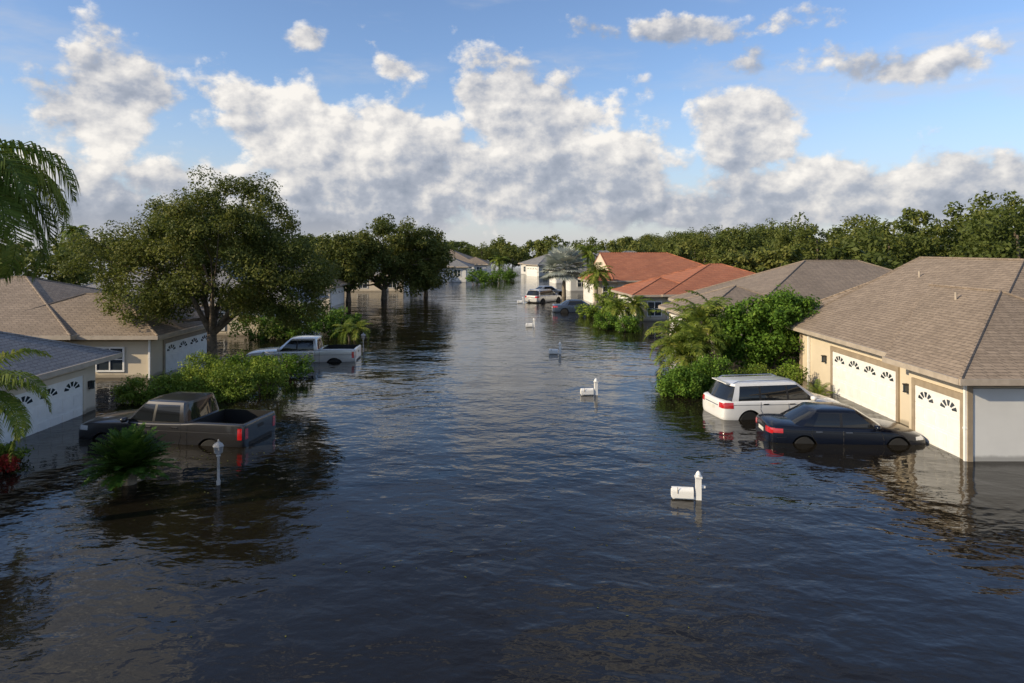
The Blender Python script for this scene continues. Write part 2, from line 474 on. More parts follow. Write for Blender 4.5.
# --- near right house
EZ = 2.4
h = empty('stucco_house', (0, 0, 0))
walls(h, 13.35, 25.0, 19.6, 31.5, EZ-0.03, 'beige')
walls(h, 12.85, 17, 19.3, 22.1, EZ-0.05, 'beige', 'garage_wing_walls')
b = MB(); b.box(12.95, 25.2, 19.2, 19.297, -0.9, EZ-0.36, 'white_wall'); b.obj('side_wall', h)
b = MB(); b.box(12.80, 12.95, 19.17, 19.30, -0.9, EZ-0.06, 'taupe'); b.box(13.26, 13.35, 31.35, 31.52, -0.9, EZ-0.3, 'taupe'); b.box(12.90, 13.05, 22.10, 22.14, -0.9, EZ-0.3, 'taupe'); b.obj('corner_trim', h)
hip_roof(12.9, 25.5, 19.3, 32.1, EZ, 0.50, 'roof_tan', h, gable=('+y',))
z = EZ-0.02; zr_ = z+2.18
b = MB()
E0=(12.35,18.8,z); E1=(12.35,22.65,z); E2=(20.2,18.8,z); R0=(16.28,22.75,zr_); R1=(16.28,26.6,zr_); E3=(20.2,26.6,z)
b.poly([E0,E1,R1,R0],'roof_tan'); b.poly([E0,R0,E2],'roof_tan'); b.poly([E2,R0,R1,E3],'roof_tan')
b.poly([E1,(13.6,24.4,z-0.25),(17.2,28.0,zr_-0.6),R1],'roof_tan')
b.poly([(12.35,18.8,z-0.02),(20.2,18.8,z-0.02),(20.2,22.65,z-0.02),(12.35,22.65,z-0.02)],'soffit')
b.obj('garage_roof', h)
b = MB()
for p, q in ((E0,R0),(R0,R1),(E2,R0)): b.tube([p, q], 0.055, 'roof_tan', 6)
b.obj('ridge_caps', h)
b = MB(); b.box(12.29,12.35,18.8,22.65,z-0.16,z+0.012,'fascia'); b.box(12.31,20.2,18.74,18.798,z-0.16,z+0.015,'fascia'); b.box(12.31,12.9,22.652,22.71,z-0.16,z+0.012,'fascia'); b.obj('gutter', h)
garage_door(h, (13.35, 26.0, 0), (-1,0,0), 4.7, 1.72)
garage_door(h, (12.85, 20.6, 0), (-1,0,0), 2.2, 1.66)
wall_lamp(h, (13.35, 22.95, 1.3), (-1,0,0)); wall_lamp(h, (13.35, 29.0, 1.3), (-1,0,0))
downspout(h, 12.78, 19.25, EZ-0.2); downspout(h, 13.29, 30.6, EZ-0.2)
window(h, (16.5, 19.2, 0.5), (0,-1,0), 1.4, 1.2)
walls(h, 15.5, 24, 31.55, 35, EZ-0.05, 'beige', 'rear_wing_walls')
hip_roof(14.2, 24.5, 29, 36.2, EZ-0.01, 0.62, 'roof_tan', h, name='rear_wing_roof')
b = MB()
for (x, y, z) in ((17.6, 29.5, 4.75), (15.6, 24.0, 4.2)):
    b.tube([(x, y, z-0.4), (x, y, z+0.25)], 0.04, 'fascia', 8)
b.obj('vent_pipe', h)

def gen_house(loc, rz, W, D, wall, roof, ez, slope, gside=-1, extra=True, gable=(), gw=4.8, door_off=0.0):
    e = empty('stucco_house', loc, rz)
    s = -gside
    x0, x1 = (0, D) if s > 0 else (-D, 0)
    walls(e, x0, x1, -W/2, W/2, ez-0.03, wall, band=False)
    o = 0.5
    hip_roof(x0-o, x1+o, -W/2-o, W/2+o, ez, slope, roof, e, gable)
    if extra:
        gx0, gx1 = (-2.5*s, 4*s); a, c = min(gx0, gx1), max(gx0, gx1)
        y0, y1 = -W/2+0.2+door_off, -W/2+6.4+door_off
        walls(e, a, c, y0, y1, ez-0.06, wall, 'garage_walls', band=False)
        hip_roof(a-o if s > 0 else a, c if s > 0 else c+o, y0-o, y1+o, ez-0.03, slope, roof, e, name='garage_roof')
        fx = gx0
        garage_door(e, (fx, (y0+y1)/2, 0), (-s,0,0), gw, ez-0.65, trim='white')
        window(e, (fx+1.5*s, y0, ez-1.75), (0,-1,0), 1.1, 1.1)
    fx = 0
    window(e, (fx, W/2-2.4, ez-1.85), (-s,0,0), 1.8, 1.2)
    b = MB(); T = wallT((fx, 0.6, 0), (-s,0,0))
    b.box(-0.5, 0.5, 0, 0.05, -0.8, ez-0.55, 'taupe', T); b.box(-0.42, 0.42, 0.05, 0.08, -0.8, ez-0.63, 'white', T); b.obj('front_door', e)
    for k in range(3):
        window(e, (x0+(k+0.7)*D/3.4, -W/2, ez-1.8), (0,-1,0), 1.3, 1.15)
    return e

# right row
gen_house((12.4, 43.0, 0), math.radians(4), 12.5, 16, 'cream', 'roof_brown', 2.35, 0.42, -1)
gen_house((12.2, 62, 0), math.radians(5), 12, 13, 'cream', 'roof_orange', 2.2, 0.36, -1)
gen_house((10.8, 80, 0), math.radians(5), 13, 14, 'cream', 'roof_orange', 2.5, 0.42, -1, gable=('-x',))
gen_house((10.0, 101, 0), math.radians(5), 14, 15, 'white_wall', 'roof_grey', 2.4, 0.42, -1)
gen_house((9.0, 122, 0), math.radians(8), 14, 15, 'white_wall', 'roof_grey', 2.4, 0.42, -1)
gen_house((5.0, 150, 0), math.radians(25), 14, 14, 'white_wall', 'roof_grey', 2.5, 0.42, -1)
# left row
eL = 2.0
h = empty('stucco_house', (0, 0, 0))
walls(h, -27, -15.5, 12.5, 25.4, eL-0.03, 'cream')
hip_roof(-27.5, -14.9, 12, 26.0, eL, 0.42, 'roof_grey', h)
garage_door(h, (-15.5, 22.2, 0), (1,0,0), 4.8, 1.42, trim='cream')
wall_lamp(h, (-15.5, 25.0, 1.0), (1,0,0))
h = empty('stucco_house', (0, 0, 0))
walls(h, -34, -20.6, 31.2, 44, eL, 'cream')
walls(h, -20.6, -16.7, 31.6, 38.6, eL-0.04, 'beige', 'garage_walls')
hip_roof(-34.5, -19.8, 30.6, 44.5, eL+0.05, 0.34, 'roof_tan', h)
hip_roof(-26, -16.1, 31.0, 39.2, eL, 0.40, 'roof_tan', h, name='garage_roof')
garage_door(h, (-16.7, 35.2, 0), (1,0,0), 4.8, 1.4, trim='taupe')
window(h, (-18.6, 31.6, 0.35), (0,-1,0), 1.2, 1.0); window(h, (-23.2, 31.2, 0.35), (0,-1,0), 1.8, 1.1)
downspout(h, -16.75, 31.55, eL-0.15)
gen_house((-17.5, 54, 0), math.radians(1), 14, 15, 'cream', 'roof_grey', 2.2, 0.45, 1)
gen_house((-21, 76, 0), 0, 14, 15, 'cream', 'roof_brown', 2.2, 0.42, 1)
gen_house((-17.5, 101, 0), 0, 14, 15, 'cream', 'roof_grey', 2.3, 0.42, 1)
gen_house((-9.8, 126, 0), math.radians(-6), 14, 15, 'white_wall', 'roof_grey', 2.8, 0.42, 1)
gen_house((-7.0, 152, 0), math.radians(-8), 14, 14, 'white_wall', 'roof_brown', 2.6, 0.42, 1)

# ------------------------------------------------------------ vehicles
def ring(w, zb, zs, zt, box):
    a = 0.90+0.05*box
    half = [(0, zb), (0.8*w, zb), (0.955*w, zb+0.06), (w, zb+0.33*(zs-zb)), (w*0.995, zb+0.70*(zs-zb)), (0.972*w, zs-0.05), (a*w, zs+0.005), (0.55*w, zt-0.012), (0, zt)]
    return half + [(-y, z) for y, z in half[-2:0:-1]]

def car(name, loc, heading, S, paint, wl=0.5):
    e = empty(name, (loc[0], loc[1], -wl), math.radians(heading))
    n = 16; V = []; F = []
    for (x, w, zb, zs, zt) in S['st']:
        for (y, z) in ring(w, zb, zs, zt, S.get('boxy', 0)): V.append((x, y, z))
    ns = len(S['st'])
    for i in range(ns-1):
        for k in range(n): F.append((i*n+k, i*n+(k+1) % n, (i+1)*n+(k+1) % n, (i+1)*n+k))
    F.append(tuple(range(n))[::-1]); F.append(tuple((ns-1)*n+k for k in range(n)))
    b = MB(); b.faces(V, F, paint); b.mat('black')
    body = b.obj('body_tmp', None)
    ss = body.modifiers.new('s', 'SUBSURF'); ss.levels = 2; ss.render_levels = 2
    c = MB(); c.mat('black'); wr = S['wr']
    for ax in S['axles']:
        for sg in (-1, 1):
            T = Matrix.Translation((ax, sg*(S['w']+0.1), wr)) @ Matrix.Rotation(math.pi/2*sg, 4, 'X')
            c.lathe([(wr+0.065, 0), (wr+0.065, 0.42)], 'black', 28, T)
    if 'bed' in S:
        x0, x1, y, z0 = S['bed']; c.box(x0, x1, -y, y, z0, 3, 'black')
    cut = c.obj('cut_tmp'); 
    cut.data.materials.clear(); cut.data.materials.append(M[paint]); cut.data.materials.append(M['black'])
    for p in cut.data.polygons: p.material_index = 1
    bo = body.modifiers.new('b', 'BOOLEAN'); bo.object = cut; bo.operation = 'DIFFERENCE'; bo.solver = 'EXACT'
    dg = bpy.context.evaluated_depsgraph_get(); dg.update()
    me = bpy.data.meshes.new_from_object(body.evaluated_get(dg))
    bpy.data.objects.remove(body); bpy.data.objects.remove(cut)
    bm = bmesh.new(); bm.from_mesh(me)
    for f in bm.faces: f.smooth = True
    for ed in bm.edges:
        if len(ed.link_faces) == 2 and ed.calc_face_angle(0) > 0.6: ed.smooth = False
    bvh = BVHTree.FromBMesh(bm); bm.to_mesh(me); bm.free()
    o = bpy.data.objects.new('body', me); scene.collection.objects.link(o); o.parent = e
    def proj(axis, sg, u, z):
        if axis == 'y':
            h = bvh.ray_cast(Vector((u, sg*3, z)), Vector((0, -sg, 0)))
        else:
            h = bvh.ray_cast(Vector((sg*5, u, z)), Vector((-sg, 0, 0)))
        return (h[0], h[1]) if h[0] is not None else (None, None)
    def patch(axis, sg, u0, u1, z0, z1, mat, nu=6, nz=4, off=0.008, skew=0.0):
        P = []
        for i in range(nu+1):
            for j in range(nz+1):
                z = z0+(z1-z0)*j/nz; u = u0+(u1-u0)*i/nu + skew*(j/nz)
                p, nn = proj(axis, sg, u, z)
                if p is None: return
                P.append(p+nn*off if nn is not None else p)
        Fq = [(i*(nz+1)+j, (i+1)*(nz+1)+j, (i+1)*(nz+1)+j+1, i*(nz+1)+j+1) for i in range(nu) for j in range(nz)]
        d.faces(P, Fq, mat)
    d = MB()
    for path in S['seams']:
        for sg in (-1, 1):
            pts = []
            for a, bb in zip(path[:-1], path[1:]):
                L = max(1, int(math.dist(a, bb)/0.06))
                for k in range(L):
                    t = k/L; p, _ = proj('y', sg, a[0]+(bb[0]-a[0])*t, a[1]+(bb[1]-a[1])*t)
                    if p is not None and abs(p.y) > S['w']*0.7: pts.append(p)
            if len(pts) > 1: d.tube(pts, 0.008, 'black', 4)
    for (ax, sg, u0, u1, z0, z1, mat) in S['patches']:
        for s2 in ((-1, 1) if ax == 'y' else (sg,)):
            if ax == 'y': patch('y', s2, u0, u1, z0, z1, mat)
            else: patch('x', sg, u0, u1, z0, z1, mat)
    for (hx, hz) in S['handles']:
        for sg in (-1, 1):
            p, _ = proj('y', sg, hx, hz)
            if p is not None: d.box(p.x-0.1, p.x+0.1, p.y-0.02*(1), p.y+0.02, p.z-0.018, p.z+0.018, S.get('hmat', paint))
    d.obj('trim_and_lights', e, 40)
    G = S['gh']; zb, zr, wb, wt = G['z0'], G['z1'], G['wb'], G['wt']
    xfb, xft, xrb, xrt = G['xfb'], G['xft'], G['xrb'], G['xrt']
    dd = G.get('rc', 0.3)
    half = [(xfb, 0, xft, 0, 'g'), (xfb-0.05, 0.45*wb, xft-0.02, 0.45*wt, 'g'), (xfb-0.17, 0.84*wb, xft-0.07, 0.84*wt, 'p')]
    for (a, bb, mm) in G['side']: half.append((a, wb, bb, wt, mm))
    half += [(xrb+dd*0.25, 0.86*wb, xrt+dd*0.15, 0.84*wt, 'g'), (xrb+0.03, 0.45*wb, xrt+0.02, 0.45*wt, 'g'), (xrb, 0, xrt, 0, 'g')]
    H = [(a, y1, c2, y2) for (a, y1, c2, y2, _) in half]; mm = [x[4] for x in half[:-1]]
    full = H + [(a, -y1, c2, -y2) for (a, y1, c2, y2) in H[-2:0:-1]]; fm = mm + mm[::-1]
    rows = [(0, 0), (0.08, 0.012), (0.5, 0.03), (0.88, 0.02), (1.0, 0.0)]
    g = MB(); N = len(full); RV = []
    for t, bul in rows:
        RV.append([Vector((a+(c2-a)*t, (y1+(y2-y1)*t)+math.copysign(bul, y1)*(abs(y1) > 0.1), zb+(zr-zb)*t + (0.02*t if abs(y1) < 0.1 else 0))) for a, y1, c2, y2 in full])
    xm = (xft+xrt)/2
    for sc, dz in ((0.93, 0.022), (0.6, 0.045), (0.2, 0.055)):
        RV.append([Vector((xm+(p.x-xm)*(0.97*sc if sc > 0.9 else sc), p.y*sc, zr+dz+(0.0 if abs(p.y) > 0.1 else 0.004))) for p in RV[4]])
    for r in range(len(RV)-1):
        for k in range(N):
            m = fm[k]
            if r == 0: mt = 'black' if m != 'p' else paint
            elif r in (1, 2): mt = {'g': 'glass', 'p': paint, 'k': 'black'}[m]
            else: mt = paint
            g.poly([RV[r][k], RV[r][(k+1) % N], RV[r+1][(k+1) % N], RV[r+1][k]], mt)
    g.poly(RV[-1], paint)
    g.obj('cabin', e, 28)
    q = MB()
    mx, mz = S['mirror']
    for sg in (-1, 1):
        T = Matrix.Translation((mx, sg*(S['w']+0.08), mz)) @ Matrix.Diagonal((0.09, 0.13, 0.085, 1))
        q.lathe([(0.05, -1), (0.75, -0.8), (1, -0.3), (1, 0.4), (0.75, 0.85), (0.05, 1)], paint, 10, T)
        q.box(mx-0.02, mx+0.04, min(sg*S['w']*0.86, sg*S['w']), max(sg*S['w']*0.86, sg*S['w']), mz-0.06, mz-0.02, 'black')
    q.obj('side_mirrors', e, 50)
    for i, ax in enumerate(S['axles']):
        for sg in (-1, 1):
            wb_ = MB(); T = Matrix.Translation((ax, sg*(S['w']-0.03), wr)) @ Matrix.Rotation(-math.pi/2*sg, 4, 'X')
            wb_.lathe([(wr*0.6, -0.23), (wr*0.95, -0.23), (wr, -0.19), (wr, -0.03), (wr*0.95, 0.0), (wr*0.68, 0.0)], 'rubber', 28, T)
            wb_.lathe([(wr*0.68, -0.04), (wr*0.66, -0.004), (wr*0.6, -0.012), (wr*0.58, -0.08)], 'alloy', 24, T)
            for s5 in range(5):
                R = T @ Matrix.Rotation(s5*2*math.pi/5, 4, 'Z'); wb_.box(0.0, wr*0.62, -0.035, 0.035, -0.05, -0.015, 'alloy', R)
            wb_.obj('wheel', e, 40)
    if S.get('rails'):
        r = MB()
        for sg in (-1, 1):
            r.tube([(xft-0.15, sg*wt*0.86, zr+0.0), (xft-0.35, sg*wt*0.86, zr+0.075), (xrt+0.3, sg*wt*0.86, zr+0.075), (xrt+0.12, sg*wt*0.86, zr+0.0)], 0.018, 'chrome', 6)
        r.obj('roof_rails', e, 50)
    if S.get('wiper'):
        r = MB(); r.box(xrb-0.06, xrb-0.03, -0.3, 0.05, zb+0.08, zb+0.1, 'black'); r.box(xrt-0.14, xrt, -wt*0.8, wt*0.8, zr-0.01, zr+0.02, paint); r.obj('rear_spoiler', e)
    return e

sedan = dict(w=0.92, wr=0.33, axles=(1.42, -1.38), mirror=(0.75, 1.0),
    st=[(-2.42,.52,.42,.78,.84),(-2.40,.72,.34,.90,.97),(-2.30,.84,.28,.97,1.04),(-2.0,.90,.22,.99,1.07),(-1.4,.92,.19,.97,1.04),(-0.6,.925,.18,.95,1.0),(0.5,.925,.18,.93,.98),(1.1,.92,.19,.90,.97),(1.7,.90,.2,.83,.90),(2.15,.84,.22,.72,.79),(2.36,.70,.28,.60,.66),(2.43,.5,.34,.5,.56)],
    gh=dict(z0=.92, z1=1.40, wb=.80, wt=.60, xfb=1.22, xft=0.40, xrb=-1.85, xrt=-1.0, rc=0.4,
        side=[(0.80,0.22,'g'),(-0.20,-0.16,'k'),(-0.28,-0.24,'g'),(-1.10,-0.82,'p'),(-1.45,-0.92,'p')]),
    seams=[[(0.95,0.25),(0.98,0.6),(0.90,0.9)],[(-0.22,0.22),(-0.22,0.92)],[(-1.12,0.92),(-1.18,0.75),(-1.0,0.45)],[(-2.2,0.62),(-1.85,0.66)],[(0.95,0.8),(-2.1,0.86)]],
    patches=[('x',-1,0.42,0.80,0.74,0.90,'red'),('x',-1,-0.80,-0.42,0.74,0.90,'red'),('y',-1,-2.30,-2.02,0.77,0.90,'red'),('x',-1,-0.24,0.24,0.66,0.78,'plate'),('y',1,1.95,2.22,0.60,0.70,'lamp')],
    handles=[(-0.05,0.82),(-0.95,0.83)], hmat='chrome')
suv = dict(w=0.96, wr=0.37, axles=(1.45, -1.45), mirror=(0.9, 1.15), rails=True, wiper=True,
    st=[(-2.43,.70,.50,.98,1.02),(-2.41,.84,.42,1.07,1.09),(-2.30,.90,.34,1.12,1.13),(-2.0,.94,.28,1.13,1.15),(-1.4,.955,.25,1.12,1.15),(0,.96,.24,1.09,1.12),(1.0,.955,.24,1.06,1.11),(1.4,.95,.24,1.03,1.10),(1.95,.92,.27,.94,1.02),(2.28,.85,.31,.82,.89),(2.42,.68,.38,.68,.74),(2.45,.5,.42,.6,.66)],
    gh=dict(z0=1.07, z1=1.66, wb=.87, wt=.69, xfb=1.45, xft=0.55, xrb=-2.36, xrt=-2.02, rc=0.45,
        side=[(1.02,0.36,'g'),(0.08,0.05,'k'),(-0.0,-0.03,'g'),(-0.98,-0.95,'k'),(-1.06,-1.03,'g'),(-1.85,-1.72,'p'),(-2.10,-1.88,'g')]),
    seams=[[(1.05,0.3),(1.1,0.7),(1.02,1.02)],[(0.02,0.3),(0.02,1.05)],[(-1.02,1.06),(-1.05,0.8),(-0.88,0.45)],[(1.1,0.92),(-2.2,0.98)]],
    patches=[('x',-1,0.58,0.86,0.86,1.04,'red'),('x',-1,-0.86,-0.58,0.86,1.04,'red'),('y',-1,-2.34,-2.05,0.86,1.06,'red'),('x',-1,-0.26,0.26,0.74,0.86,'plate'),('x',-1,-0.5,0.5,0.90,0.93,'chrome'),('y',1,1.95,2.25,0.70,0.82,'lamp'),('y',1,-1.9,1.9,0.30,0.36,'black')],
    handles=[(0.15,0.96),(-0.85,0.98)], hmat='chrome')
truck = dict(w=1.0, wr=0.41, axles=(1.88, -1.80), mirror=(1.05, 1.34), boxy=1, bed=(-2.80, -1.12, 0.84, 0.80),
    st=[(-2.90,.84,.62,1.20,1.22),(-2.895,.93,.55,1.29,1.30),(-2.86,.97,.50,1.32,1.335),(-2.6,.985,.48,1.33,1.34),(-1.5,.99,.45,1.33,1.34),(-1.1,.99,.42,1.32,1.33),(-0.9,.99,.40,1.28,1.30),(0.2,.995,.40,1.26,1.28),(1.15,.99,.40,1.25,1.29),(1.6,.985,.42,1.22,1.29),(2.4,.97,.46,1.16,1.24),(2.78,.93,.48,1.08,1.16),(2.88,.86,.5,.98,1.05),(2.90,.76,.55,.9,.96)],
    gh=dict(z0=1.24, z1=1.86, wb=.90, wt=.74, xfb=1.42, xft=0.62, xrb=-1.00, xrt=-0.86, rc=0.3,
        side=[(1.06,0.46,'g'),(0.22,0.18,'k'),(0.14,0.10,'g'),(-0.72,-0.66,'p'),(-0.88,-0.76,'p')]),
    seams=[[(1.12,0.45),(1.15,0.9),(1.08,1.24)],[(0.18,0.45),(0.18,1.24)],[(-0.78,1.25),(-0.80,0.85),(-0.70,0.5)],[(-1.02,0.45),(-1.02,1.3)],[(1.3,1.02),(-2.8,1.04)]],
    patches=[('x',-1,0.72,0.88,0.86,1.18,'red'),('x',-1,-0.88,-0.72,0.86,1.18,'red'),('y',-1,-2.84,-2.70,0.86,1.20,'red'),('x',-1,-0.66,0.66,0.64,0.74,'black'),('x',-1,-0.16,0.16,1.05,1.15,'black'),('y',1,2.45,2.75,0.92,1.06,'lamp'),('x',1,-0.6,0.6,0.62,0.9,'chrome')],
    handles=[(0.32,1.13),(-0.60,1.14)], hmat='chrome')

car('pickup_truck', (-10.75, 21.95), 170, truck, 'paint_dark', 0.64)
car('pickup_truck', (-11.2, 36.8), 183, truck, 'paint_silver', 0.66)
car('sedan_car', (10.4, 21.75), -3, sedan, 'paint_navy', 0.46)
car('suv_car', (9.6, 25.0), 9, suv, 'paint_white', 0.46)
car('suv_car', (3.6, 76.5), 50, suv, 'paint_silver', 0.3)
car('sedan_car', (6.2, 64.5), 4, sedan, 'paint_blue', 0.3)
car('sedan_car', (4.6, 88), 30, sedan, 'paint_silver', 0.3)

# ------------------------------------------------------------ street furniture
def mailbox(loc, rz=0):
    e = empty('mailbox', loc, rz); b = MB()
    b.box(-0.065, 0.065, -0.065, 0.065, -0.9, 0.52, 'white')
    b.box(-0.085, 0.085, -0.085, 0.085, 0.52, 0.55, 'white')
    b.lathe([(0.05, 0.55), (0.07, 0.59), (0.05, 0.64), (0.01, 0.68)], 'white', 12)
    b.box(-0.60, -0.067, -0.04, 0.04, -0.02, 0.035, 'white')
    b.box(0.066, 0.16, -0.03, 0.03, 0.28, 0.33, 'white')
    b.obj('post', e)
    c = MB(); prof = [(-0.10, 0.04), (0.10, 0.04), (0.10, 0.19)] + [(0.10*math.cos(t), 0.19+0.09*math.sin(t)) for t in [math.pi*k/8 for k in range(1, 8)]] + [(-0.10, 0.19)]
    x0, x1 = -0.62, -0.12; n = len(prof)
    V = [(x0, y, z) for y, z in prof]+[(x1, y, z) for y, z in prof]
    F = [(k, (k+1) % n, n+(k+1) % n, n+k) for k in range(n)]+[tuple(range(n))[::-1], tuple(range(n, 2*n))]
    c.faces(V, F, 'white'); c.box(-0.5, -0.485, -0.112, -0.102, 0.15, 0.30, 'taupe')
    c.box(-0.635, -0.621, -0.09, 0.09, 0.05, 0.2, 'white')
    c.obj('letter_box', e); return e
for (mx_, my_, r) in ((4.45, 16.3, -8), (3.43, 27.9, 5), (2.72, 38.7, 0), (1.67, 51.9, 0), (1.2, 74.5, 0)):
    mailbox((mx_, my_, 0), math.radians(r))

def yard_lamp(loc, s=1.0):
    e = empty('yard_lamp', loc); e.scale = (s, s, s); b = MB()
    b.lathe([(0.05, -0.9), (0.05, 0.0), (0.055, 0.1), (0.035, 0.14), (0.035, 0.72), (0.06, 0.75), (0.04, 0.79)], 'conc', 12); b.obj('post', e, 40)
    c = MB(); c.lathe([(0.06, 0.79), (0.10, 0.83), (0.12, 0.99), (0.13, 1.0)], 'lamp', 6)
    c.lathe([(0.15, 1.0), (0.12, 1.05), (0.05, 1.1), (0.02, 1.12), (0.025, 1.15), (0.005, 1.18)], 'conc', 6)
    for k in range(6):
        a = math.pi*k/3; c.tube([(0.10*math.cos(a), 0.10*math.sin(a), 0.83), (0.125*math.cos(a), 0.125*math.sin(a), 1.0)], 0.008, 'conc', 4)
    c.obj('lantern', e, 40); return e
yard_lamp((-7.44, 17.3, 0), 0.98)
yard_lamp((-8.6, 39.5, 0), 0.95)

# ------------------------------------------------------------ vegetation
tree('oak_tree', (-14.6, 33.2, 0), [(0.2, 0, 6.0, 5.3, 4.6, 3.8), (-3.1, 0.3, 4.7, 3.7, 3.6, 3.0), (3.6, -0.2, 4.4, 3.1, 3.2, 3.1), (0.3, 0, 7.8, 3.1, 2.6, 2.3)], 450, 260, 0.125, 'oak', 0.24, 11, fork=1.9, clr=(0.45, 0.85), limbs=24)
tree('oak_tree', (-15.0, 80, 0), [(0, 0, 5.6, 5.0, 4.6, 4.6), (3.8, 1.5, 4.4, 4.0, 4.0, 4.2), (-4.6, -1, 4.3, 3.6, 3.6, 3.6)], 240, 130, 0.28, 'oak', 0.3, 12, fork=1.2, clr=(0.7, 1.2), limbs=20)
tree('oak_tree', (-10.6, 84, 0), [(0, 0, 4.6, 3.8, 3.6, 4.2)], 120, 120, 0.28, 'oak', 0.25, 13, fork=1.2, clr=(0.7, 1.2))
tree('oak_tree', (-18.2, 76, 0), [(0, 0, 4.8, 3.6, 3.6, 3.9), (-2.5, 0, 3.6, 2.6, 2.6, 2.8)], 130, 120, 0.28, 'oak', 0.25, 15, fork=1.2, clr=(0.7, 1.1))
tree('shade_tree', (12.4, 32.6, 0), [(0, 0, 2.0, 2.5, 1.7, 1.9), (1.3, 0.5, 2.7, 1.5, 1.3, 1.3), (-1.1, 0, 1.5, 1.6, 1.3, 1.5)], 270, 130, 0.15, 'lush', 0.12, 14, fork=0.6, clr=(0.3, 0.6))

bush('hedge', [(-14.4, 26.6, 0.4, 1.2, 0.8, 0.7), (-13.2, 27.0, 0.4, 1.2, 0.8, 0.7)], 130, 90, 0.09, 'hedge', 21)
bush('hedge', [(-11.2, 27.3, 0.55, 1.4, 1.1, 0.9), (-12.9, 28.8, 0.6, 1.3, 1.1, 0.9), (-10.2, 28.3, 0.5, 1.0, 0.9, 0.8)], 220, 90, 0.09, 'hedge', 22)
bush('flowering_shrub', [(-10.6, 31.5, 0.5, 1.5, 1.0, 0.8), (-12.4, 31.8, 0.5, 1.5, 1.0, 0.7)], 120, 80, 0.1, 'lush', 23)
bush('flowering_shrub', [(-14.5, 46, 0.9, 2.2, 1.5, 1.4), (-12.0, 47, 0.8, 1.8, 1.4, 1.2), (-17, 45.5, 0.8, 1.8, 1.4, 1.0)], 150, 80, 0.16, 'lush', 24, (0.3, 0.6))
bush('red_flower_shrub', [(-13.6, 18.2, 0.1, 0.45, 0.4, 0.4)], 26, 60, 0.08, 'redleaf', 25, (0.1, 0.2))
bush('red_flower_shrub', [(-14.4, 19.2, 0.1, 0.7, 0.5, 0.5)], 30, 80, 0.08, 'hedge', 26, (0.1, 0.25))
bush('round_shrub', [(7.0, 27.9, 0.45, 1.2, 1.0, 0.95), (8.3, 28.6, 0.45, 1.1, 1.0, 1.0)], 190, 90, 0.1, 'lush', 27)
bush('round_shrub', [(10.3, 29.3, 0.3, 1.1, 0.7, 0.8), (12.0, 29.6, 0.3, 0.9, 0.6, 0.7)], 100, 80, 0.09, 'hedge', 28)
bush('round_shrub', [(8.3, 49, 0.5, 1.1, 1.0, 0.9), (7.0, 51, 0.5, 1.0, 1.0, 0.8)], 70, 80, 0.14, 'lush', 29)
bush('round_shrub', [(8.2, 58, 0.7, 1.6, 1.2, 1.1), (6.8, 60, 0.5, 1.2, 1.2, 0.8), (9.5, 66, 0.9, 1.5, 1.3, 1.3)], 90, 70, 0.18, 'hedge', 30, (0.3, 0.5))
bush('round_shrub', [(-3.6, 118, 1.0, 2.0, 2.0, 1.6), (-1.0, 124, 1.0, 2.0, 2.0, 1.5), (-6, 112, 1, 2.0, 2, 1.4)], 70, 60, 0.3, 'lush', 31, (0.5, 0.9))

palm('palm_tree', (9.2, 34.0, 0), 2.5, 18, 2.1, 41, heads=4, spread=0.9, tr=0.07, leaflen=0.5, wid=0.07, e_rng=(-0.5, 1.35), droop=1.7, nl=28)
palm('palm_tree', (8.1, 31.6, 0), 1.6, 18, 1.7, 42, heads=3, spread=0.5, tr=0.07, leaflen=0.45, wid=0.06, e_rng=(-0.4, 1.35), droop=1.6, nl=26)
palm('palm_tree', (12.5, 27.9, 0), -0.05, 12, 0.8, 43, tr=0.07, leaflen=0.2, wid=0.035, e_rng=(0.2, 1.35), droop=0.8, nl=18)
palm('palm_tree', (9.3, 55.0, 0), 1.4, 18, 1.8, 44, heads=2, spread=0.6, tr=0.1, leaflen=0.45, wid=0.09, nl=22)
palm('palm_tree', (8.8, 71.0, 0), 3.3, 24, 2.4, 45, tr=0.14, leaflen=0.55, wid=0.12, nl=22)
palm('palm_tree', (10.2, 92.0, 0), 5.2, 24, 2.4, 54, tr=0.16, leaflen=0.6, wid=0.14, nl=22)
palm('palm_tree', (-10.3, 44.0, 0), 0.8, 12, 1.3, 46, heads=2, spread=0.4, tr=0.07, leaflen=0.35, wid=0.06, nl=20)
palm('palm_tree', (-59, 92, 0), 8.2, 26, 2.3, 47, tr=0.2, leaflen=0.7, wid=0.14, nl=22, droop=1.6)
palm('palm_tree', (-61, 96, 0), 6.4, 26, 2.3, 48, tr=0.2, leaflen=0.7, wid=0.14, nl=22, droop=1.6)
palm('palm_tree', (-2.4, 130, 0), 3.5, 22, 2.4, 49, tr=0.2, leaflen=0.7, wid=0.16, nl=18)
palm('queen_palm', (-11.85, 14.0, 0), 7.4, 38, 3.1, 50, tr=0.16, leaflen=1.0, wid=0.042, hang=2.6, e_rng=(-1.0, 1.0), droop=2.3, nl=100)
palm('palm_tree', (-12.4, 15.6, 0), 2.7, 26, 2.0, 51, tr=0.13, leaflen=0.5, wid=0.04, hang=1.2, e_rng=(-0.8, 1.1), droop=1.8, nl=60)
fan_palm('silver_fan_palm', (6.4, 84, 0), 3.5, 38, 3.1, 52)
palm('sago_palm', (-9.75, 17.4, 0), 0.35, 120, 1.12, 53, mat='cycad', leaflen=0.2, wid=0.034, hang=0.1, tr=0.18, e_rng=(0.1, 1.5), droop=0.6, nl=48)

